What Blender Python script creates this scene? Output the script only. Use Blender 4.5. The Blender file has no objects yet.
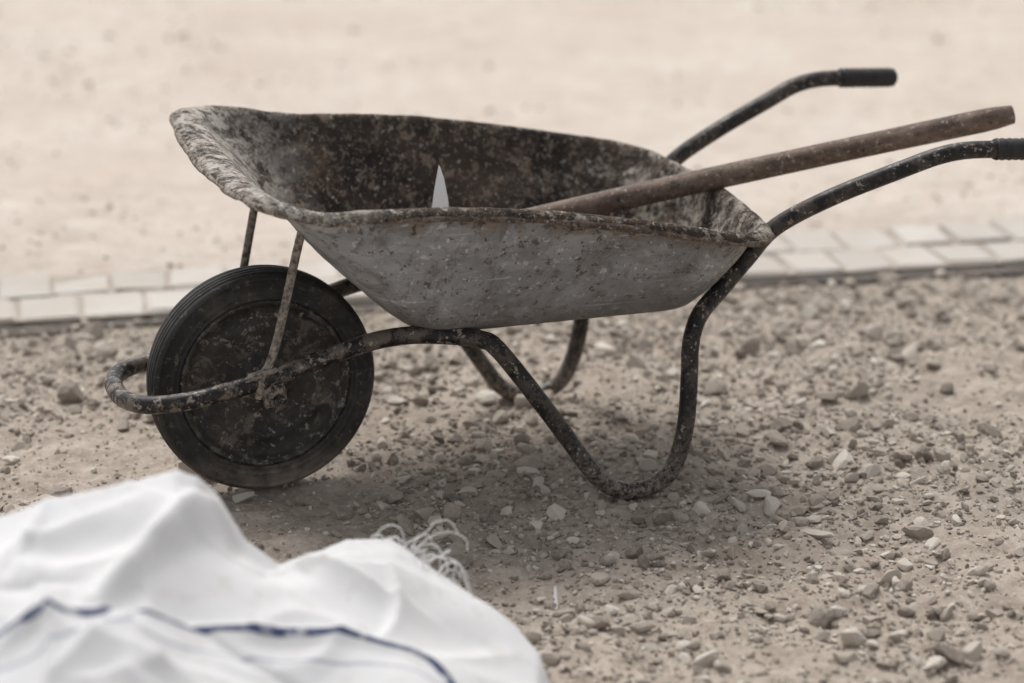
import bpy, bmesh, math
import numpy as np
rng=np.random.default_rng(7)
scene=bpy.context.scene
coll=scene.collection
rad=math.radians

# ------------------------------------------------------------ helpers
_tabs={}
def vnoise(x,y,seed=0):
    if seed not in _tabs: _tabs[seed]=np.random.default_rng(1000+seed).random((256,256))
    T=_tabs[seed]
    x=np.asarray(x,float);y=np.asarray(y,float)
    xi=np.floor(x).astype(int);yi=np.floor(y).astype(int)
    fx=x-xi;fy=y-yi
    fx=fx*fx*fx*(fx*(fx*6-15)+10);fy=fy*fy*fy*(fy*(fy*6-15)+10)
    a=T[xi%256,yi%256];b=T[(xi+1)%256,yi%256];c=T[xi%256,(yi+1)%256];d=T[(xi+1)%256,(yi+1)%256]
    return (a*(1-fx)+b*fx)*(1-fy)+(c*(1-fx)+d*fx)*fy-0.5
def fbm(x,y,o=4,seed=0):
    r=0;a=1
    for k in range(o):
        r=r+a*vnoise(x*2**k+17.3*k,y*2**k+5.1*k,seed+k);a*=.5
    return r
def mesh_np(name,V,F,mats,smooth=True,attrs=None,parent=None,midx=None):
    me=bpy.data.meshes.new(name)
    V=np.asarray(V,dtype=np.float32)
    if not isinstance(F,list): F=[F]
    F=[np.asarray(f,dtype=np.int32) for f in F if len(f)]
    me.vertices.add(len(V)); me.vertices.foreach_set("co",V.ravel())
    nl=sum(f.size for f in F); npoly=sum(len(f) for f in F)
    me.loops.add(nl); me.loops.foreach_set("vertex_index",np.concatenate([f.ravel() for f in F]))
    me.polygons.add(npoly)
    tot=np.concatenate([np.full(len(f),f.shape[1]) for f in F]).astype(np.int32)
    st=np.concatenate([[0],np.cumsum(tot)[:-1]]).astype(np.int32)
    me.polygons.foreach_set("loop_start",st)
    try: me.polygons.foreach_set("loop_total",tot)
    except Exception: pass
    me.polygons.foreach_set("use_smooth",np.full(npoly,smooth))
    if midx is not None: me.polygons.foreach_set("material_index",np.asarray(midx,dtype=np.int32))
    me.update(calc_edges=True); me.validate()
    for m in (mats if isinstance(mats,list) else [mats]): me.materials.append(m)
    if attrs:
        for k,a in attrs.items():
            at=me.attributes.new(k,'FLOAT','POINT'); at.data.foreach_set("value",np.asarray(a,dtype=np.float32))
    ob=bpy.data.objects.new(name,me); coll.objects.link(ob)
    if parent: ob.parent=parent
    return ob
def catmull(P,n=8):
    P=np.asarray(P,float); Q=np.vstack([2*P[0]-P[1],P,2*P[-1]-P[-2]])
    out=[]
    for i in range(1,len(Q)-2):
        p0,p1,p2,p3=Q[i-1:i+3]
        for t in np.linspace(0,1,n,endpoint=False):
            out.append(.5*((2*p1)+(-p0+p2)*t+(2*p0-5*p1+4*p2-p3)*t*t+(-p0+3*p1-3*p2+p3)*t**3))
    out.append(P[-1]); return np.array(out)
def tube_geo(path,r,seg=20,closed=False,base=0,cap=True):
    path=np.asarray(path,float);n=len(path)
    r=np.full(n,r) if np.isscalar(r) else np.asarray(r)
    if closed: T=np.roll(path,-1,0)-np.roll(path,1,0)
    else: T=np.gradient(path,axis=0)
    T/=np.linalg.norm(T,axis=1)[:,None]
    up=np.array([0,0,1.]) if abs(T[0,2])<.9 else np.array([1.,0,0])
    N=up-T[0]*up.dot(T[0]);N/=np.linalg.norm(N)
    Ns=[N]
    for i in range(1,n):
        N=N-T[i]*N.dot(T[i]);N/=np.linalg.norm(N);Ns.append(N)
    Ns=np.array(Ns);B=np.cross(T,Ns)
    a=np.linspace(0,2*np.pi,seg,endpoint=False)
    V=(path[:,None]+r[:,None,None]*(np.cos(a)[None,:,None]*Ns[:,None]+np.sin(a)[None,:,None]*B[:,None])).reshape(-1,3)
    F=[];m=n if closed else n-1
    i=np.arange(m)[:,None];j=np.arange(seg)[None]
    i2=(i+1)%n;j2=(j+1)%seg
    F=np.stack(np.broadcast_arrays(i*seg+j,i*seg+j2,i2*seg+j2,i2*seg+j),-1).reshape(-1,4)
    faces=[F+base]
    if not closed and cap:
        V=np.vstack([V,path[0],path[-1]]);c0=n*seg;c1=c0+1
        jj=np.arange(seg)
        faces.append(np.stack([np.full(seg,c0),(jj+1)%seg,jj],1)+base)
        faces.append(np.stack([np.full(seg,c1),(n-1)*seg+jj,(n-1)*seg+(jj+1)%seg],1)+base)
    return V,faces
def tube(name,path,r,mat,seg=20,closed=False,parent=None):
    V,F=tube_geo(path,r,seg,closed)
    return mesh_np(name,V,F,mat,parent=parent)
def lathe(name,prof,mat,parent,center,seg=96,closed=True):
    prof=np.array(prof);n=len(prof)
    a=np.linspace(0,2*np.pi,seg,endpoint=False)
    V=np.stack([center[0]+prof[None,:,0]*np.cos(a)[:,None],center[1]+np.broadcast_to(prof[None,:,1],(seg,n)),center[2]+prof[None,:,0]*np.sin(a)[:,None]],-1).reshape(-1,3)
    m=n if closed else n-1
    i=np.arange(seg)[:,None];j=np.arange(m)[None];i2=(i+1)%seg;j2=(j+1)%n
    F=np.stack(np.broadcast_arrays(i*n+j,i2*n+j,i2*n+j2,i*n+j2),-1).reshape(-1,4)
    return mesh_np(name,V,F,mat,parent=parent)
def box(name,c,size,mat,parent,bev=.002,rot=(0,0,0)):
    bm=bmesh.new();bmesh.ops.create_cube(bm,size=1)
    bmesh.ops.scale(bm,vec=size,verts=bm.verts)
    bmesh.ops.bevel(bm,geom=list(bm.edges),offset=bev,segments=2,affect='EDGES')
    me=bpy.data.meshes.new(name);bm.to_mesh(me);bm.free();me.materials.append(mat)
    o=bpy.data.objects.new(name,me);coll.objects.link(o);o.location=c;o.rotation_euler=rot;o.parent=parent
    return o

# ------------------------------------------------------------ node helpers
class NT:
    def __init__(s,name):
        s.m=bpy.data.materials.new(name);s.m.use_nodes=True;s.t=s.m.node_tree;s.t.nodes.clear()
        s.out=s.n("ShaderNodeOutputMaterial");s.b=s.n("ShaderNodeBsdfPrincipled");s.l(s.b.outputs[0],s.out.inputs[0])
        s.tc=s.n("ShaderNodeTexCoord");s.co=s.tc.outputs["Object"]
    def n(s,t,**k):
        x=s.t.nodes.new(t)
        for a,b in k.items(): setattr(x,a,b)
        return x
    def l(s,a,b): s.t.links.new(a,b)
    def put(s,v,sock):
        if isinstance(v,bpy.types.NodeSocket): s.l(v,sock)
        elif isinstance(v,(tuple,list)): sock.default_value=tuple(v)+((1,) if len(v)==3 and len(sock.default_value)==4 else ())
        else: sock.default_value=v
    def noise(s,scale,detail=5,rough=.6,dist=0,co=None,off=0):
        x=s.n("ShaderNodeTexNoise");c=co or s.co
        if off:
            mp=s.n("ShaderNodeMapping");mp.inputs["Location"].default_value=(off,off*1.7,off*.6);s.l(c,mp.inputs[0]);c=mp.outputs[0]
        s.l(c,x.inputs["Vector"]);x.inputs["Scale"].default_value=scale;x.inputs["Detail"].default_value=detail
        x.inputs["Roughness"].default_value=rough;x.inputs["Distortion"].default_value=dist
        return x.outputs["Fac"]
    def vor(s,scale,co=None,rand=1,feature='F1'):
        x=s.n("ShaderNodeTexVoronoi",feature=feature);s.l(co or s.co,x.inputs["Vector"]);x.inputs["Scale"].default_value=scale
        x.inputs["Randomness"].default_value=rand
        return x.outputs["Distance"]
    def stretch(s,sc,rot=(0,0,0)):
        mp=s.n("ShaderNodeMapping");mp.inputs["Scale"].default_value=sc;mp.inputs["Rotation"].default_value=rot;s.l(s.co,mp.inputs[0]);return mp.outputs[0]
    def rng(s,v,a,b,c=0.,d=1.):
        x=s.n("ShaderNodeMapRange");x.clamp=True
        s.put(v,x.inputs[0])
        for i,q in enumerate((a,b,c,d)): s.put(q,x.inputs[i+1])
        return x.outputs[0]
    def math(s,op,a,b=0.,c=None):
        x=s.n("ShaderNodeMath",operation=op);s.put(a,x.inputs[0]);s.put(b,x.inputs[1])
        if c is not None: s.put(c,x.inputs[2])
        return x.outputs[0]
    def mix(s,f,a,b,mode='MIX'):
        x=s.n("ShaderNodeMix",data_type='RGBA',blend_type=mode)
        s.put(f,x.inputs[0]);s.put(a,x.inputs[6]);s.put(b,x.inputs[7]);return x.outputs[2]
    def attr(s,name):
        x=s.n("ShaderNodeAttribute");x.attribute_name=name;return x.outputs["Fac"]
    def sep(s):
        x=s.n("ShaderNodeSeparateXYZ");s.l(s.co,x.inputs[0]);return x.outputs
    def fin(s,col,rough=.6,metal=0.,bump=None,bs=.3,bd=.002,spec=.5):
        s.put(col,s.b.inputs["Base Color"]);s.put(rough,s.b.inputs["Roughness"]);s.put(metal,s.b.inputs["Metallic"])
        s.b.inputs["Specular IOR Level"].default_value=spec
        if bump is not None:
            x=s.n("ShaderNodeBump");x.inputs["Strength"].default_value=bs;x.inputs["Distance"].default_value=bd
            s.l(bump,x.inputs["Height"]);s.l(x.outputs[0],s.b.inputs["Normal"])
        return s.m

TH=rad(12.1)   # direction of the paver strip
def across(x,y): return -x*math.sin(TH)+y*math.cos(TH)
A0=across(-1.072,4.837)
A1=A0+.335

def mat_ground():
    s=NT("ground_sand")
    xyz=s.sep()
    d=s.math('ADD',s.math('MULTIPLY',xyz[0],-math.sin(TH)),s.math('MULTIPLY',xyz[1],math.cos(TH)))
    far=s.rng(d,A1-.05,A1+.02)
    n1=s.noise(1.6,6,.6);n2=s.noise(14,6,.7);n3=s.noise(90,4,.7)
    near=s.mix(s.rng(n2,.38,.64),(.30,.250,.205),(.455,.395,.335))
    near=s.mix(s.rng(n3,.5,.75),near,(.55,.492,.425))
    near=s.mix(s.rng(n1,.5,.68,0,.35),near,(.25,.202,.162))
    f=s.mix(s.rng(n2,.35,.65),(.54,.47,.405),(.65,.585,.52))
    f=s.mix(s.rng(n1,.42,.62,0,.6),f,(.53,.447,.375))
    f=s.mix(s.rng(s.noise(3,5,.7,off=3),.56,.70,0,.6),f,(.45,.375,.315))
    f=s.mix(s.rng(s.noise(9,5,.7,off=13),.60,.72,0,.5),f,(.36,.295,.24))
    f=s.mix(s.rng(n3,.55,.8,0,.4),f,(.71,.655,.60))
    col=s.mix(far,near,f)
    h=s.math('ADD',s.math('MULTIPLY',n2,.8),s.math('MULTIPLY',n3,.5))
    return s.fin(col,.95,bump=h,bs=.7,bd=.01,spec=.2)
def mat_stone(name,dark,mid,light):
    s=NT(name)
    g=s.n("ShaderNodeNewGeometry");r=g.outputs["Random Per Island"]
    c=s.mix(s.rng(r,.0,.5),dark,mid);c=s.mix(s.rng(r,.55,1.),c,light)
    n=s.noise(120,3,.7)
    c=s.mix(s.rng(n,.4,.7,0,.4),c,(.52,.46,.395))
    return s.fin(c,.9,spec=.25)
def mat_paver():
    s=NT("paver_granite")
    g=s.n("ShaderNodeNewGeometry");r=g.outputs["Random Per Island"]
    c=s.mix(r,(.47,.44,.40),(.59,.555,.51))
    c=s.mix(s.rng(s.noise(160,3,.7),.5,.75,0,.5),c,(.36,.325,.29))
    c=s.mix(s.rng(s.noise(6,5,.6),.42,.68,0,.7),c,(.46,.40,.34))
    return s.fin(c,.85,bump=s.noise(70,4,.6),bs=.4,bd=.003,spec=.3)
def mat_plain(name,c1,c2,scale=30,rough=.8,spec=.5):
    s=NT(name);n=s.noise(scale,5,.65)
    return s.fin(s.mix(s.rng(n,.35,.65),c1,c2),rough,bump=n,bs=.4,bd=.002,spec=spec)
def mat_tray_out():
    s=NT("tray_outer_worn_grey");a=s.attr("rim");xyz=s.sep()
    n1=s.noise(5,6,.6,.4);n2=s.noise(28,6,.7);st=s.noise(8,7,.7,.5,s.stretch((.5,.5,1.8),(0,rad(8),0)))
    c=s.mix(s.rng(n1,.35,.68),(.335,.337,.34),(.175,.174,.173))
    c=s.mix(s.rng(st,.48,.64,0,.6),c,(.44,.442,.44))
    c=s.mix(s.rng(s.noise(14,8,.78,.8,s.stretch((1,1,.6)),off=7),.49,.61,0,.8),c,(.155,.146,.136))
    c=s.mix(s.rng(s.noise(45,4,.7,0,s.stretch((1,1,.25)),off=4),.58,.68,0,.5),c,(.11,.10,.09))
    c=s.mix(s.rng(s.noise(60,6,.78,off=8),.58,.62,0,.75),c,(.55,.54,.52))
    c=s.mix(s.rng(s.noise(55,6,.78,off=15),.57,.61,0,.9),c,(.08,.06,.047))
    v=s.math('ADD',s.vor(55),s.math('MULTIPLY',s.rng(s.noise(7,3,.6,off=11),.40,.58,.3,0),1.))
    c=s.mix(s.rng(v,.18,.12,0,.85),c,(.07,.052,.042))
    v2=s.math('ADD',s.vor(60,s.stretch((1,1,.5))),s.math('MULTIPLY',s.rng(s.noise(6,3,.6,off=18),.40,.58,.3,0),1.))
    c=s.mix(s.rng(v2,.21,.15,0,.8),c,(.56,.53,.49))
    sc=s.noise(60,2,.5,0,s.stretch((.12,.12,2.5),(0,rad(-18),0)))
    c=s.mix(s.rng(sc,.68,.72,0,.45),c,(.60,.59,.57))
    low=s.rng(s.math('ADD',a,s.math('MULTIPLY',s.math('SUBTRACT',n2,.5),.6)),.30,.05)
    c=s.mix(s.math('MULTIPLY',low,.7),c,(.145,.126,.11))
    rm=s.rng(s.math('ADD',a,s.math('MULTIPLY',s.math('SUBTRACT',n2,.5),.9)),.84,.96)
    rc=s.mix(s.rng(n2,.4,.6),(.11,.072,.052),(.25,.20,.16))
    rc=s.mix(s.rng(s.noise(55,5,.7,off=2),.50,.58),rc,(.055,.04,.033))
    c=s.mix(rm,c,rc)
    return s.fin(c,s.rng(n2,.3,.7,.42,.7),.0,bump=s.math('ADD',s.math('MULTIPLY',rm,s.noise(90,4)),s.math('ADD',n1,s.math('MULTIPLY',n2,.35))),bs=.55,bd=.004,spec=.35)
def mat_tray_in():
    s=NT("tray_inner_rust_cement");a=s.attr("rim");xyz=s.sep()
    n1=s.noise(7,6,.65,.5);n2=s.noise(34,7,.78);n3=s.noise(95,5,.75)
    c=s.mix(s.rng(n1,.38,.62),(.018,.015,.014),(.068,.049,.038))
    c=s.mix(s.rng(s.noise(14,6,.7,.3,off=5),.54,.62,0,.7),c,(.135,.097,.072))
    c=s.mix(s.rng(s.noise(44,6,.78,off=21),.52,.58,0,.75),c,(.235,.185,.142))
    fr=s.rng(xyz[0],.18,.0);re=s.rng(xyz[0],.56,.80,0,.85)
    rmz=s.rng(a,.97,1.06,0,.55)
    am=s.math('MAXIMUM',fr,re);am=s.math('MAXIMUM',am,rmz)
    th=s.math('SUBTRACT',.62,s.math('MULTIPLY',am,.14))
    cem=s.math('MAXIMUM',s.rng(s.math('SUBTRACT',n2,th),-.01,.03),s.rng(s.math('SUBTRACT',s.noise(13,8,.8,.4,off=9),th),-.01,.04,0,.9))
    cc=s.mix(s.rng(n3,.35,.65),(.20,.165,.135),(.48,.435,.38))
    c=s.mix(s.math('MULTIPLY',cem,.9),c,cc)
    c=s.mix(s.rng(n3,.59,.64,0,.8),c,(.46,.41,.355))
    c=s.mix(s.rng(s.noise(60,6,.78,off=12),.55,.59,0,.85),c,(.05,.036,.028))
    frc=s.math('MULTIPLY',fr,s.rng(s.noise(24,7,.8,off=31),.44,.53,0,.85))
    c=s.mix(frc,c,(.56,.52,.47))
    c=s.mix(s.math('MULTIPLY',fr,s.rng(s.noise(48,6,.8,off=41),.52,.57,0,.85)),c,(.07,.05,.04))
    h=s.math('ADD',s.math('MULTIPLY',cem,.6),s.math('ADD',s.math('MULTIPLY',n2,.5),s.math('MULTIPLY',n3,.35)))
    return s.fin(c,.85,bump=h,bs=.9,bd=.007,spec=.25)
def mat_bead():
    s=NT("rim_rust");n=s.noise(60,6,.75);n3=s.noise(130,5,.7);xyz=s.sep()
    c=s.mix(s.rng(n,.40,.60),(.10,.066,.048),(.23,.18,.143))
    c=s.mix(s.rng(s.noise(34,6,.78,off=4),.49,.56,0,.85),c,(.05,.036,.03))
    fr=s.rng(xyz[0],.15,-.02)
    c=s.mix(s.rng(s.math('ADD',s.noise(80,6,.78,off=14),s.math('MULTIPLY',fr,.10)),.57,.62,0,.8),c,(.42,.37,.32))
    return s.fin(c,.8,bump=s.math('ADD',n,n3),bs=.9,bd=.005)
def mat_frame():
    s=NT("frame_black_paint");xyz=s.sep()
    n=s.noise(26,6,.7);n3=s.noise(120,4,.7)
    c=s.mix(s.rng(n,.45,.7),(.007,.007,.008),(.028,.024,.021))
    fr=s.rng(xyz[0],.45,-.05)
    c=s.mix(s.math('MULTIPLY',s.rng(s.noise(26,8,.8,off=3),.48,.55),s.rng(fr,0,1,.30,.92)),c,(.165,.132,.106))
    th=s.math('SUBTRACT',.60,s.math('MULTIPLY',fr,.04))
    c=s.mix(s.rng(s.math('SUBTRACT',s.noise(70,5,.75,off=6),th),0,.025,0,.85),c,(.30,.252,.208))
    v=s.math('ADD',s.vor(80),s.math('MULTIPLY',s.rng(s.noise(12,3,.6,off=1),.42,.58,.3,0),1.))
    c=s.mix(s.rng(v,.21,.15,0,.75),c,(.34,.29,.24))
    c=s.mix(s.math('MULTIPLY',s.rng(xyz[2],.14,.0),s.rng(n3,.4,.6)),c,(.29,.24,.195))
    return s.fin(c,s.rng(n,.35,.65,.32,.6),bump=s.math('ADD',n,s.math('MULTIPLY',n3,.5)),bs=.5,bd=.003,spec=.35)
def mat_tyre():
    s=NT("tyre_rubber");n=s.noise(20,6,.7);n3=s.noise(90,4,.7);xyz=s.sep()
    c=s.mix(s.rng(n,.4,.65),(.016,.0155,.0155),(.042,.039,.036))
    c=s.mix(s.rng(s.noise(11,6,.75,off=5),.50,.66,0,.5),c,(.095,.08,.067))
    c=s.mix(s.rng(n3,.58,.66,0,.55),c,(.16,.135,.11))
    c=s.mix(s.math('MULTIPLY',s.rng(xyz[2],.08,-.0),s.rng(n,.35,.6)),c,(.25,.205,.165))
    return s.fin(c,.6,bump=n3,bs=.3,bd=.001,spec=.35)
def mat_disc():
    s=NT("wheel_disc_dirty");n=s.noise(13,7,.72,.4);n3=s.noise(70,5,.75)
    c=s.mix(s.rng(n,.4,.6),(.018,.017,.017),(.05,.043,.037))
    c=s.mix(s.rng(s.noise(26,8,.8,.5,off=5),.52,.58,0,.8),c,(.14,.12,.10))
    c=s.mix(s.rng(n3,.60,.64,0,.8),c,(.34,.30,.255))
    c=s.mix(s.rng(s.noise(18,8,.82,.3,off=12),.58,.615,0,.75),c,(.28,.25,.215))
    return s.fin(c,.6,bump=s.math('ADD',n,n3),bs=.5,bd=.003,spec=.4)
def mat_pole():
    s=NT("weathered_wood_pole");n=s.noise(22,6,.7);g=s.noise(60,5,.6,0,s.stretch((.08,1,1),(0,rad(-12),rad(15))))
    c=s.mix(s.rng(g,.35,.68),(.085,.057,.043),(.205,.145,.112))
    c=s.mix(s.rng(n,.5,.7,0,.6),c,(.28,.222,.178))
    c=s.mix(s.rng(s.noise(95,5,.75,off=3),.56,.64,0,.85),c,(.035,.025,.02))
    c=s.mix(s.rng(s.noise(110,4,.7,off=9),.59,.64,0,.75),c,(.40,.35,.30))
    return s.fin(c,.7,bump=s.math('ADD',g,n),bs=.4,bd=.002,spec=.35)
def mat_bag():
    s=NT("white_woven_fabric");a=s.attr("stripe");e=s.attr("stripe2")
    n=s.noise(4,4,.6);xyz=s.sep()
    c=s.mix(s.rng(n,.4,.7),(.70,.70,.705),(.64,.635,.635))
    c=s.mix(s.rng(s.noise(26,5,.7),.53,.72,0,.45),c,(.50,.475,.44))
    w=s.noise(240,2,.5)
    band=s.math('MULTIPLY',s.rng(a,.0090,.0070),s.rng(s.noise(35,3,.6,off=2),.34,.46,.45,1))
    c=s.mix(s.math('MULTIPLY',band,.97),c,(.018,.035,.10))
    b2=s.math('MULTIPLY',s.rng(e,.0035,.002),.5)
    c=s.mix(b2,c,(.12,.15,.24))
    wv=s.n("ShaderNodeTexChecker");s.l(s.co,wv.inputs[0]);wv.inputs["Scale"].default_value=380
    return s.fin(c,.8,bump=s.math('ADD',w,s.math('MULTIPLY',wv.outputs["Fac"],.5)),bs=.35,bd=.0012,spec=.2)

M=dict(ground=mat_ground(),out=mat_tray_out(),inn=mat_tray_in(),bead=mat_bead(),frame=mat_frame(),tyre=mat_tyre(),disc=mat_disc(),
 pole=mat_pole(),bag=mat_bag(),paver=mat_paver(),
 stone=mat_stone("gravel_stone",(.165,.14,.118),(.37,.318,.268),(.63,.58,.512)),
 stone2=mat_stone("sand_stone",(.33,.275,.228),(.54,.475,.41),(.68,.62,.56)),
 joint=mat_plain("joint_sand",(.34,.29,.245),(.46,.40,.345),60,.95),
 edge=mat_plain("edge_shade",(.06,.052,.045),(.16,.135,.115),40,.95),
 rubber=mat_plain("grip_rubber",(.016,.016,.017),(.032,.031,.031),60,.5,.35),
 strut=mat_plain("strut_dirty",(.06,.048,.04),(.36,.31,.26),110,.8),
 tile=mat_plain("tile_white",(.76,.76,.75),(.82,.82,.81),20,.6),
 thread=mat_plain("thread_white",(.75,.74,.72),(.8,.8,.79),20,.8))

# ------------------------------------------------------------ GROUND
def ground_h(x,y):
    d=across(x,y)
    flat=np.clip(np.minimum(np.abs(d-A0+.02),np.abs(d-A1)),0,.12)/.12
    inside=(d>A0-.02)&(d<A1)
    flat=np.where(inside,0,flat)
    near=.016*fbm(x*1.7,y*1.7,3,3)+.018*fbm(x*9,y*9,4,11)+.007*fbm(x*50,y*50,2,31)
    farh=.02+.02*fbm(x*1.1,y*1.1,3,5)+.008*fbm(x*7,y*7,4,21)
    w=np.clip((d-A1)/.2,0,1)
    return (near*(1-w)+farh*w)*flat
def axis(lo,hi,step,far):
    core=np.arange(lo,hi,step);g=[];v=hi;st=step
    while v<far: g.append(v);st*=1.22;v+=st
    l=[];v=lo-step;st=step
    while v>-far: l.append(v);st*=1.22;v-=st
    return np.array(l[::-1]+list(core)+g)
gx=axis(-1.7,2.1,.009,400.);gy=axis(2.7,6.3,.009,400.)
X,Y=np.meshgrid(gx,gy)
Z=ground_h(X,Y)
nx,ny=len(gx),len(gy)
idx=np.arange(nx*ny).reshape(ny,nx)
F=np.stack([idx[:-1,:-1],idx[:-1,1:],idx[1:,1:],idx[1:,:-1]],-1).reshape(-1,4)
mesh_np("ground",np.stack([X,Y,Z],-1).reshape(-1,3),F,M["ground"])

def ico(sub):
    bm=bmesh.new();bmesh.ops.create_icosphere(bm,subdivisions=sub,radius=1)
    V=np.array([v.co[:] for v in bm.verts]);F=np.array([[v.index for v in f.verts] for f in bm.faces]);bm.free();return V,F
def stones(n,size,px,py,sub,emb=.25):
    V0,F0=ico(sub);nv=len(V0)
    sc=size[:,None]*np.stack([rng.uniform(.75,1.35,n),rng.uniform(.6,1.05,n),rng.uniform(.4,.85,n)],1)
    J=1+rng.uniform(-.22,.2,(n,nv,1))*(1.0 if sub==1 else .25)
    V=V0[None]*J
    for k in range(7):
        d=rng.normal(size=(n,1,3));d/=np.linalg.norm(d,axis=2,keepdims=True)
        dd=(V*d).sum(2,keepdims=True);lim=rng.uniform(.32,.72,(n,1,1))
        V=V-np.maximum(dd-lim,0)*d
    V=V*sc[:,None]*1.15
    a=rng.uniform(0,6.28,n);b=rng.uniform(-.6,.6,n)
    ca,sa,cb,sb=np.cos(a),np.sin(a),np.cos(b),np.sin(b)
    x,y,z=V[...,0],V[...,1],V[...,2]
    x,z=x*cb[:,None]-z*sb[:,None],x*sb[:,None]+z*cb[:,None]
    x,y=x*ca[:,None]-y*sa[:,None],x*sa[:,None]+y*ca[:,None]
    gz=ground_h(px,py)+sc[:,2]*emb
    V=np.stack([x+px[:,None],y+py[:,None],z+gz[:,None]],-1).reshape(-1,3)
    F=(F0[None]+(np.arange(n)*nv)[:,None,None]).reshape(-1,3)
    return V,F
def scatter(name,mat,specs,x0,x1,y0,y1,keep):
    Vs=[];Fs=[];o=0
    for n,lo,hi,sub,p,emb in specs:
        px=rng.uniform(x0,x1,n);py=rng.uniform(y0,y1,n)
        k=keep(px,py,p);px=px[k];py=py[k];m=len(px)
        u=rng.random(m);size=lo*(hi/lo)**(u**1.8)
        V,F=stones(m,size,px,py,sub,emb);Vs.append(V);Fs.append(F+o);o+=len(V)
    return mesh_np(name,np.vstack(Vs),np.vstack(Fs),mat,smooth=False)
def keep_near(px,py,p):
    d=across(px,py)
    dens=np.clip(.55+2.0*fbm(px*2.0,py*2.0,4,41)+.6*np.clip((py-3.85)/.9,-.7,1),.12,1)
    if p: dens=dens**p
    return (d<A0-.012)&(rng.random(len(px))<dens)
scatter("gravel",M["stone"],[(70000,.0024,.006,1,.5,.25),(24000,.005,.010,1,.9,.3),(6400,.009,.016,2,1.3,.35),(1500,.014,.029,2,1.3,.38)],-1.9,2.3,2.5,5.45,keep_near)
def keep_far(px,py,p):
    d=across(px,py);dens=np.clip(.5+1.6*fbm(px*.9,py*.9,3,61),.05,1)
    return (d>A1+.02)&(rng.random(len(px))<dens)
scatter("far_gravel",M["stone2"],[(14000,.003,.009,1,1,.25),(900,.008,.02,1,1,.25)],-3,4.,4.8,10.5,keep_far)

def pavers():
    Vs=[];Fs=[];o=0
    bm=bmesh.new();bmesh.ops.create_cube(bm,size=1)
    bmesh.ops.bevel(bm,geom=list(bm.edges),offset=.05,segments=2,affect='EDGES')
    bmesh.ops.triangulate(bm,faces=bm.faces[:])
    V0=np.array([v.co[:] for v in bm.verts]);F0=np.array([[v.index for v in f.verts] for f in bm.faces]);bm.free()
    dirv=np.array([math.cos(TH),math.sin(TH)]);nrm=np.array([-math.sin(TH),math.cos(TH)])
    for row in range(2):
        u=-5+row*.06
        while u<7:
            L=rng.uniform(.118,.140);Wd=.158+rng.uniform(-.006,.003)
            cu=u+L/2;cw=A0+.086+row*.165+rng.uniform(-.004,.004)
            S=np.array([L-.009,Wd,.07])
            V=V0*S;a=rng.normal(0,.02);tx,ty=rng.normal(0,.02,2)
            V=V+rng.normal(0,.0020,V.shape)
            V[:,2]+=V[:,0]*tx+V[:,1]*ty
            x=V[:,0]*math.cos(a)-V[:,1]*math.sin(a);y=V[:,0]*math.sin(a)+V[:,1]*math.cos(a)
            P=dirv[None]*(cu+x)[:,None]+nrm[None]*(cw+y)[:,None]
            Vs.append(np.column_stack([P,V[:,2]-.015+rng.normal(0,.0022)]));Fs.append(F0+o);o+=len(V0);u+=L
    return mesh_np("paver_strip",np.vstack(Vs),np.vstack(Fs),M["paver"],smooth=False)
pavers()
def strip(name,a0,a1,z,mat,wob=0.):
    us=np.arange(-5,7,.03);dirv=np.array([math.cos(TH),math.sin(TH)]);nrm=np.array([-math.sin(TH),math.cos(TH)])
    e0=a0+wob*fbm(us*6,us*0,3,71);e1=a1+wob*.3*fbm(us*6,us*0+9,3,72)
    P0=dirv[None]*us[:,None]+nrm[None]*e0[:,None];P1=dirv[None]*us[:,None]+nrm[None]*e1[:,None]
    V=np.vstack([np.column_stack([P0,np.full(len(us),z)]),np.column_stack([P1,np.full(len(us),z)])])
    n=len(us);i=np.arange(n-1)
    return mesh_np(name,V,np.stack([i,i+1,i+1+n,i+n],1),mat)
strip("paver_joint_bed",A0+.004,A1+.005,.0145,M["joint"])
strip("kerb_edge_shade",A0-.05,A0+.004,.006,M["edge"],.04)  # dark-coloured strip laid in for the shadow line along the kerb edge

# ------------------------------------------------------------ WHEELBARROW
wb=bpy.data.objects.new("wheelbarrow",None);coll.objects.link(wb)
wb.location=(-.429,3.93,0);wb.rotation_euler=(0,0,rad(19))
def rrect(s0,s1,w,r0,r1,bowr=0.,bowf=0.):
    pts=[]
    def arc(cx,cy,r,a0,a1,n):
        for a in np.linspace(a0,a1,n,endpoint=False): pts.append((cx+r*math.cos(a),cy+r*math.sin(a)))
    def line(a,b,n,bow=0):
        for k in np.linspace(0,1,n,endpoint=False):
            pts.append((a[0]+(b[0]-a[0])*k+bow*4*k*(1-k),a[1]+(b[1]-a[1])*k))
    h=math.pi/2
    line((s0+r0,-w),(s1-r1,-w),88)
    arc(s1-r1,-w+r1,r1,-h,0,26)
    line((s1,-w+r1),(s1,w-r1),50,bowr)
    arc(s1-r1,w-r1,r1,0,h,26)
    line((s1-r1,w),(s0+r0,w),88)
    arc(s0+r0,w-r0,r0,h,2*h,26)
    line((s0,w-r0),(s0,-w+r0),50,bowf)
    arc(s0+r0,-w+r0,r0,2*h,3*h,26)
    return np.array(pts)
hs=[-.12,-.08,-.03,.03,.16,.3,.4,.55,.7,.8,.86];hh=[.609,.596,.585,.572,.560,.552,.538,.512,.479,.461,.453]
hs2=np.linspace(-.14,.9,60);hk=np.interp(hs2,hs,hh);hk=np.convolve(np.pad(hk,4,mode='edge'),np.ones(9)/9,'valid')
def rimh(s,t): 
    return np.interp(s,hs2,hk)-.016*np.clip(1-(t/.27)**2,0,1)*np.clip((.05-s)/.1,0,1)+.002+(.010+.010*np.exp(-((s-.03)/.06)**2))*t/.33
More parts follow.
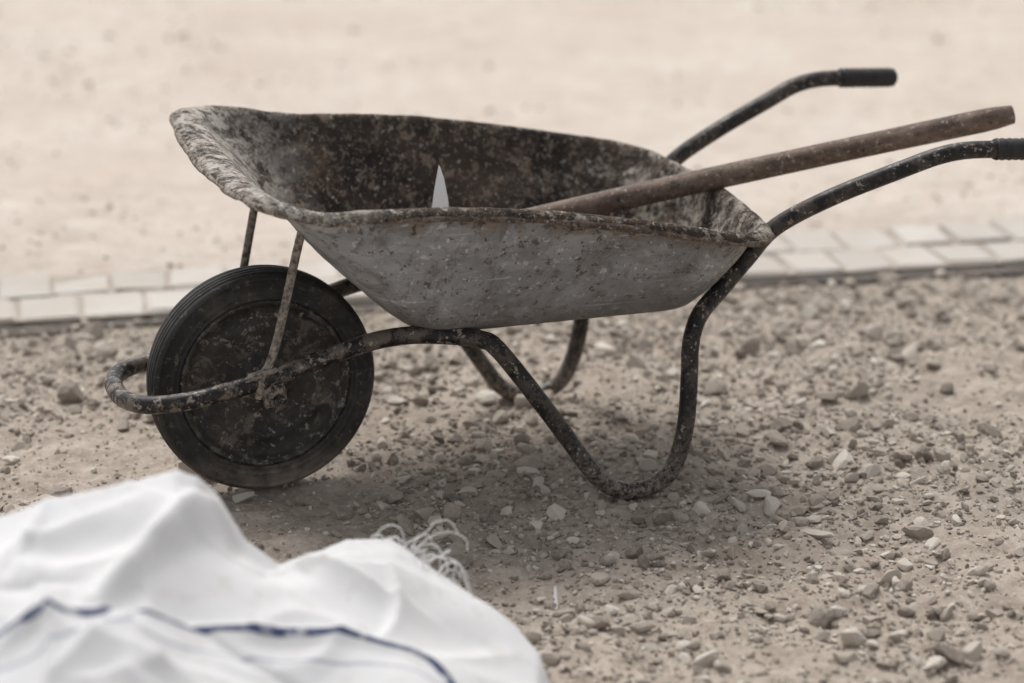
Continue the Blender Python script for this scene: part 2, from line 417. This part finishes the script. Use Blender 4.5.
Bt=rrect(.24,.732,.178,.07,.07,.01,-.01)
Ro=rrect(-.088,.832,.336,.085,.11,.018,-.006)
Ri=rrect(-.036,.814,.320,.070,.095,.018,-.004)
n=len(Bt);us=np.arange(n)
wob=.006*fbm(us/18.,us*0+.5,4,81)
Ro=Ro+ .004*np.column_stack([fbm(us/14.,us*0+3.5,4,82),fbm(us/14.,us*0+7.5,4,83)])
hb=.301
loops=[];rimv=[]
cen=np.array([.475,0])
for k in (.02,.35,.7): loops.append(np.column_stack([cen+(Bt-cen)*k,np.full(n,hb-.0)]));rimv.append(0.)
prof=[(0,0),(.03,.004),(.06,.018),(.09,.04),(.125,.075),(.165,.12),(.22,.185)]
for q in np.linspace(0,1,22)[1:]: prof.append((.22+.78*q,.185+.815*q))
hr=rimh(Ri[:,0],Ri[:,1])
for f,g in prof:
    bul=.010*math.sin(math.pi*min(1,g))
    P=Bt+(Ri-Bt)*f
    nr=(Ri-Bt);nr=nr/np.linalg.norm(nr,axis=1)[:,None]
    P=P+nr*bul
    dent=.011*fbm(P[:,0]*6,P[:,1]*6+g*2.5,3,91)*math.sin(math.pi*g)
    loops.append(np.column_stack([P+nr*dent[:,None],hb+(hr-hb)*g]));rimv.append(g)
ho=rimh(Ro[:,0],Ro[:,1])
for f,dz in ((.25,.004),(.55,.004),(.82,.001),(.96,-.003),(1.0,-.009)):
    loops.append(np.column_stack([Ri+(Ro-Ri)*f,hr+(ho-hr)*f+dz+wob*f+.0018*vnoise(us/2.5,us*0+f*3,84)]));rimv.append(1.0+.3*f)
L=np.array(loops);nl=len(L)
V=L.reshape(-1,3)
i=np.arange(nl-1)[:,None];j=np.arange(n)[None];j2=(j+1)%n
F=np.stack(np.broadcast_arrays(i*n+j,i*n+j2,(i+1)*n+j2,(i+1)*n+j),-1).reshape(-1,4)
V=np.vstack([V,[[cen[0],cen[1],hb]]]);cidx=len(V)-1
F3=np.stack([np.full(n,cidx),(us+1)%n,us],1)
rv=np.concatenate([np.repeat(rimv,n),[0.]])
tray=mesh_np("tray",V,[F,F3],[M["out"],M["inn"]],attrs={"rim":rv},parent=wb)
sm=tray.modifiers.new("sol","SOLIDIFY");sm.thickness=.0028;sm.offset=-1;sm.material_offset=1;sm.material_offset_rim=0
bead=np.column_stack([Ro,ho-.009+wob])
V_,F_=tube_geo(bead,.0048+.0034*fbm(us/6.,us*0,3,95),10,closed=True)
mesh_np("rim_bead",V_,F_,M["bead"],parent=wb)

def side(sg):
    P=[(-.250,0,.200),(-.246,-.045,.200),(-.229,-.086,.202),(-.195,-.111,.205),(-.132,-.120,.211),(-.038,-.124,.230),(.073,-.133,.262),(.150,-.146,.287),(.215,-.163,.298),(.280,-.183,.297),
       (.330,-.203,.291),(.358,-.217,.271),(.430,-.246,.170),(.492,-.260,.078),(.523,-.266,.038),(.560,-.269,.0175),(.608,-.269,.0165),(.645,-.268,.036),(.667,-.266,.078),(.680,-.261,.135),(.686,-.254,.205),
       (.693,-.242,.262),(.717,-.222,.302),(.765,-.200,.337),(.812,-.197,.385),(.862,-.205,.440),(.95,-.238,.493),(1.065,-.272,.541),(1.120,-.285,.561),(1.165,-.291,.569),(1.22,-.296,.569),(1.33,-.30,.562)]
    P=np.array(P);P[:,1]*=sg
    if sg<0:
        k=(P[:,0]>.69)&(P[:,0]<1.0)&(P[:,2]>.25);P[k,1]=np.maximum(P[k,1],.255)
        P[:,2]+=.012*np.clip((P[:,0]-.80)/.06,0,1)
    return P
for nm,sg in (("near",1),("far",-1)):
    SP=side(sg)
    P=catmull(SP,7);tube("frame_tube_"+nm,P,.0152,M["frame"],20,parent=wb)
    dz=SP[-1,2]-.566
    start=np.array([1.225,-.2962*sg,.5728+dz]);end=np.array([1.346,-.3008*sg,.5652+dz])
    ts=np.linspace(0,1,26);gp=start+(end-start)*ts[:,None]
    rr=.0186+.0010*np.sin(ts*60);rr[0]=.0175;rr[-1]=.013;rr[-2]=.0180
    tube("grip_"+nm,gp,rr,M["rubber"],20,parent=wb)
tube("crossbar",[(.30,-.185,.286),(.30,.185,.286)],.009,M["frame"],12,parent=wb)
for nm,sg in (("near",-1),("far",1)):
    P=[(-.035,.132*sg,.205),(-.030,.134*sg,.243),(-.018,.137*sg,.262),(.0,.142*sg,.32),(.036,.152*sg,.475),(.050,.155*sg,.512)]
    tube("strut_"+nm,catmull(P,5),.0074,M["strut"],12,parent=wb)
    box("axle_bracket_"+nm,(-.008,.126*sg,.208),(.040,.006,.044),M["frame"],wb,.002,(0,rad(-8),0))
    box("strut_foot_"+nm,(-.03,.139*sg,.250),(.05,.020,.008),M["strut"],wb,.002,(0,rad(-14),0))
    tube("nut_"+nm,[(0,.129*sg,.196),(0,.142*sg,.196)],.012,M["frame"],6,parent=wb)
tube("axle",[(0,-.136,.196),(0,.136,.196)],.008,M["frame"],12,parent=wb)
half=[(.200,.0),(.200,.006),(.1975,.007),(.1975,.009),(.1995,.010),(.1995,.016),(.197,.017),(.197,.019),(.1985,.020),(.198,.025),(.1955,.026),(.195,.028),(.196,.030),(.194,.034),
(.190,.038),(.1860,.0392),(.1850,.0370),(.1820,.0405),(.1805,.0382),(.1775,.0418),(.1758,.0395),(.172,.0428),(.170,.0405),(.167,.0432),(.162,.0428),(.158,.0405),(.156,.042),(.153,.0415),(.151,.038),(.149,.030),(.149,0.)]
k=.981
half=[(r*k,t*.92) for r,t in half]
full=[(r,-t) for r,t in reversed(half)][1:]+[(r,t) for r,t in half][1:-1]
lathe("tyre",full,M["tyre"],wb,(0,0,.196),160)
hd=[(.1495,.034),(.151,.037),(.147,.0385),(.142,.036),(.138,.026),(.130,.021),(.113,.020),(.108,.023),(.100,.024),(.094,.021),(.060,.019),(.048,.022),(.040,.034),(.036,.040),(.030,.042),(.0295,.058),(.020,.060),(.008,.060)]
hd=[(r*k,t*.92) for r,t in hd]
full=[(r,-t) for r,t in hd]+[(r,t) for r,t in reversed(hd)]
lathe("wheel_disc",full,M["disc"],wb,(0,0,.196),96)

# ------------------------------------------------------------ pole
A=np.array([.245,.15,.352]);B=np.array([1.350,-.141,.589])
ts=np.linspace(0,1,40);pp=A+(B-A)*ts[:,None]
pp[:,2]+=.004*np.sin(ts*3.1)
rr=.0207+.0010*vnoise(ts*9,ts*0,97);rr[0]=.016;rr[-1]=.0165;rr[-2]=.0200
pole=bpy.data.objects.new("wooden_pole",None);coll.objects.link(pole);pole.location=wb.location;pole.rotation_euler=wb.rotation_euler
tube("shaft",pp,rr,M["pole"],20,parent=pole)
bm=bmesh.new()
out=[(-.030,.0),(.030,.0),(.023,.06),(.019,.13),(.014,.18),(.002,.222),(-.008,.244),(-.012,.20),(-.015,.13),(-.022,.06)]
vs=[bm.verts.new((x,-.004,z)) for x,z in out];f=bm.faces.new(vs)
ex=bmesh.ops.extrude_face_region(bm,geom=[f]);bmesh.ops.translate(bm,vec=(0,.008,0),verts=[v for v in ex['geom'] if isinstance(v,bmesh.types.BMVert)])
bmesh.ops.recalc_face_normals(bm,faces=bm.faces)
me=bpy.data.meshes.new("tile_shard");bm.to_mesh(me);bm.free();me.materials.append(M["tile"])
sh=bpy.data.objects.new("tile_shard",me);coll.objects.link(sh)
c19,s19=math.cos(rad(19)),math.sin(rad(19))
def wl(s,t,h): return (-.429+c19*s-s19*t,3.93+s19*s+c19*t,h)
sh.location=wl(.296,-.03,.306);sh.rotation_euler=(rad(-24),rad(0),rad(-12))

# ------------------------------------------------------------ BAG
rx=[-1.5,-1.25,-.9,-.72,-.66,-.60,-.52,-.45,-.425,-.40,-.37,-.33,-.28,-.24,-.17,-.12,-.05,0,.04,.055,.075,.12]
rh=[-.02,.12,.30,.335,.345,.357,.35,.352,.335,.290,.222,.180,.186,.195,.183,.155,.122,.095,.072,.045,-.01,-.03]
rx2=[-1.5,-1.25,-.9,-.72,-.55,-.45,-.38,-.30,-.2,-.1,0,.04,.055,.075,.12]
rh2=[-.02,.12,.30,.335,.345,.33,.28,.235,.20,.155,.105,.08,.045,-.01,-.03]
ry=[2.6,2.7,2.82,2.88,2.91,2.95,3.0,3.05,3.07,3.10,3.11,3.13,3.17,3.20,3.24,3.20,3.15,3.12,3.08,3.05,3.0,3.0]
def sst(x): x=np.clip(x,0,1);return x*x*(3-2*x)
_cr=np.random.default_rng(5)
CREASES=[]
for k in range(46):
    cx_,cy_=_cr.uniform(-1.0,.05),_cr.uniform(2.3,3.2);an=_cr.uniform(-1.2,1.2) if k%3 else _cr.uniform(.9,2.2)
    CREASES.append((cx_,cy_,an,_cr.uniform(.08,.24),_cr.uniform(.008,.020),_cr.uniform(.012,.028)*(1 if _cr.random()<.65 else -.8),_cr.uniform(-.8,.8)))
def bag_h(x,y):
    xw=x+.012*fbm(x*5,y*7,3,101)
    R=np.interp(xw,rx,rh);yr=np.interp(xw,rx,ry)+.012*fbm(x*9,y*2,2,111)
    R2=np.interp(xw,rx2,rh2)
    d=yr-y
    R=R+(R2-R)*sst(d/.2)
    front=np.where(d>0,1-.22*np.clip(d/.45,0,1)-1.2*np.clip((d-.55)/.35,0,1)**1.5,1.)
    back=np.where(d<0,1-np.clip(-d/(.05+.38*np.maximum(R,0)),0,1)**1.25*1.25,1.)
    h=R*front*back
    wx=x+.06*fbm(x*4,y*4,2,121);wy=y+.06*fbm(x*4+9,y*4,2,122)
    r1=.5-np.abs(vnoise(wx*5+wy*3,wy*4,131))*2
    r2=.5-np.abs(vnoise(wx*11-wy*8,wy*8,132))*2
    am=np.clip(h/.1,0,1)
    edge=np.clip(np.abs(d)/.12,.25,1)
    h=h+am*edge*(.036*r1+.020*r2)
    cr=0
    for cx_,cy_,an,L_,w_,a_,bend in CREASES:
        u=(x-cx_)*math.cos(an)+(y-cy_)*math.sin(an);v=-(x-cx_)*math.sin(an)+(y-cy_)*math.cos(an)+bend*u*u*3
        env=np.clip(1-(u/L_)**2,0,1)**1.5
        cr=cr+a_*env*np.where(v>0,np.exp(-v/(w_*.55)),np.exp(v/(w_*2.6)))
    h=h+cr*am*edge
    ax=(x+.40)-(y-3.05)*.35
    h=h+.026*am*np.exp(-(ax/.016)**2)*sst((d)/.05)*np.clip(1-(d-.22)/.1,0,1)
    return np.where((np.interp(x,rx,rh)<=0)|(front<0),-.03,h)
st=.0048
bx=np.arange(-1.5,.13,st);by=np.arange(1.95,3.5,st)
X,Y=np.meshgrid(bx,by);H=bag_h(X,Y)
sp=catmull([(-.95,2.53,0),(-.75,2.58,0),(-.588,2.645,0),(-.53,2.680,0),(-.471,2.722,0),(-.42,2.752,0),(-.348,2.815,0),(-.25,2.875,0),(-.16,2.905,0),(-.11,2.885,0),(-.08,2.845,0),(-.04,2.78,0),(.02,2.70,0)],14)[:,:2]
def dist(X,Y,P):
    D=np.full(X.shape,9.)
    for a,b in zip(P[:-1],P[1:]):
        ab=b-a;L2=ab@ab;t=np.clip(((X-a[0])*ab[0]+(Y-a[1])*ab[1])/L2,0,1)
        D=np.minimum(D,np.hypot(X-a[0]-t*ab[0],Y-a[1]-t*ab[1]))
    return D
D=dist(X,Y,sp);D2=dist(X,Y,sp+np.array([.012,-.045]))
H=H+.010*np.exp(-((D-.002)/.012)**2)*(H>.03)
nx,ny=len(bx),len(by);idx=np.arange(nx*ny).reshape(ny,nx)
F=np.stack([idx[:-1,:-1],idx[:-1,1:],idx[1:,1:],idx[1:,:-1]],-1).reshape(-1,4)
ok=(H>-.004).reshape(-1)[F].any(1);F=F[ok]
bagp=bpy.data.objects.new("white_bulk_bag",None);coll.objects.link(bagp)
Vb=np.stack([X,Y,np.maximum(H,-.03)],-1).reshape(-1,3)
used=np.unique(F);remap=np.full(nx*ny,-1);remap[used]=np.arange(len(used))
mesh_np("fabric",Vb[used],remap[F],M["bag"],attrs={"stripe":D.ravel()[used],"stripe2":D2.ravel()[used]},parent=bagp)
Vs=[];Fs=[];o=0
r2=np.random.default_rng(21)
for k in range(22):
    x0=r2.uniform(-.20,-.10);y0=np.interp(x0,rx,ry)+r2.uniform(-.01,.02);z0=float(bag_h(np.array([x0]),np.array([y0]))[0])-.003
    m=10;L=r2.uniform(.06,.18);a=r2.uniform(-1.2,1.6);b=r2.uniform(.4,1.9);da=r2.uniform(-.45,.45);P=[(x0,y0,z0)]
    p=np.array([x0,y0,z0])
    for q in range(1,m+1):
        a+=da+r2.uniform(-.6,.6);b-=r2.uniform(.1,.6)
        p=p+np.array([math.cos(a)*math.cos(b)*.9+.22,math.sin(a)*.5+.1,math.sin(b)*.9])*L/m*.85
        p[2]=max(p[2],.03);P.append(tuple(p))
    V_,F_=tube_geo(catmull(P,5),.0010,5,base=o,cap=False);Vs.append(V_);Fs.append(F_[0]);o+=len(V_)
mesh_np("frayed_threads",np.vstack(Vs),np.vstack(Fs),M["thread"],parent=bagp)

# ------------------------------------------------------------ light
w=bpy.data.worlds.new("World");scene.world=w;w.use_nodes=True;nt=w.node_tree;nt.nodes.clear()
sky=nt.nodes.new("ShaderNodeTexSky");sky.sky_type='NISHITA';sky.sun_disc=False
EL,AZ=rad(62),rad(-22)
sky.sun_elevation=EL;sky.sun_rotation=AZ;sky.dust_density=3;sky.air_density=1
hs_=nt.nodes.new("ShaderNodeHueSaturation");hs_.inputs["Saturation"].default_value=.14
bg=nt.nodes.new("ShaderNodeBackground");bg.inputs[1].default_value=.15
ow=nt.nodes.new("ShaderNodeOutputWorld")
nt.links.new(sky.outputs[0],hs_.inputs["Color"]);nt.links.new(hs_.outputs[0],bg.inputs[0]);nt.links.new(bg.outputs[0],ow.inputs[0])
sl=bpy.data.lights.new("sun",'SUN');sl.energy=2.1;sl.angle=rad(27);sl.color=(1,.96,.92)
so=bpy.data.objects.new("sun",sl);coll.objects.link(so)
from mathutils import Vector
dv=Vector((math.cos(EL)*math.sin(AZ),math.cos(EL)*math.cos(AZ),math.sin(EL)))
so.rotation_euler=dv.to_track_quat('Z','Y').to_euler()

# ------------------------------------------------------------ camera
cam=bpy.data.cameras.new("camera");cam.lens=85;cam.sensor_width=36;cam.clip_end=2000;cam.clip_start=.05
co=bpy.data.objects.new("camera",cam);coll.objects.link(co);co.location=(0,0,1.5);co.rotation_euler=(rad(90-17.5),0,0)
cam.dof.use_dof=True;cam.dof.focus_distance=4.0;cam.dof.aperture_fstop=1.8
scene.camera=co
scene.view_settings.view_transform='Standard';scene.view_settings.look='None';scene.view_settings.exposure=0
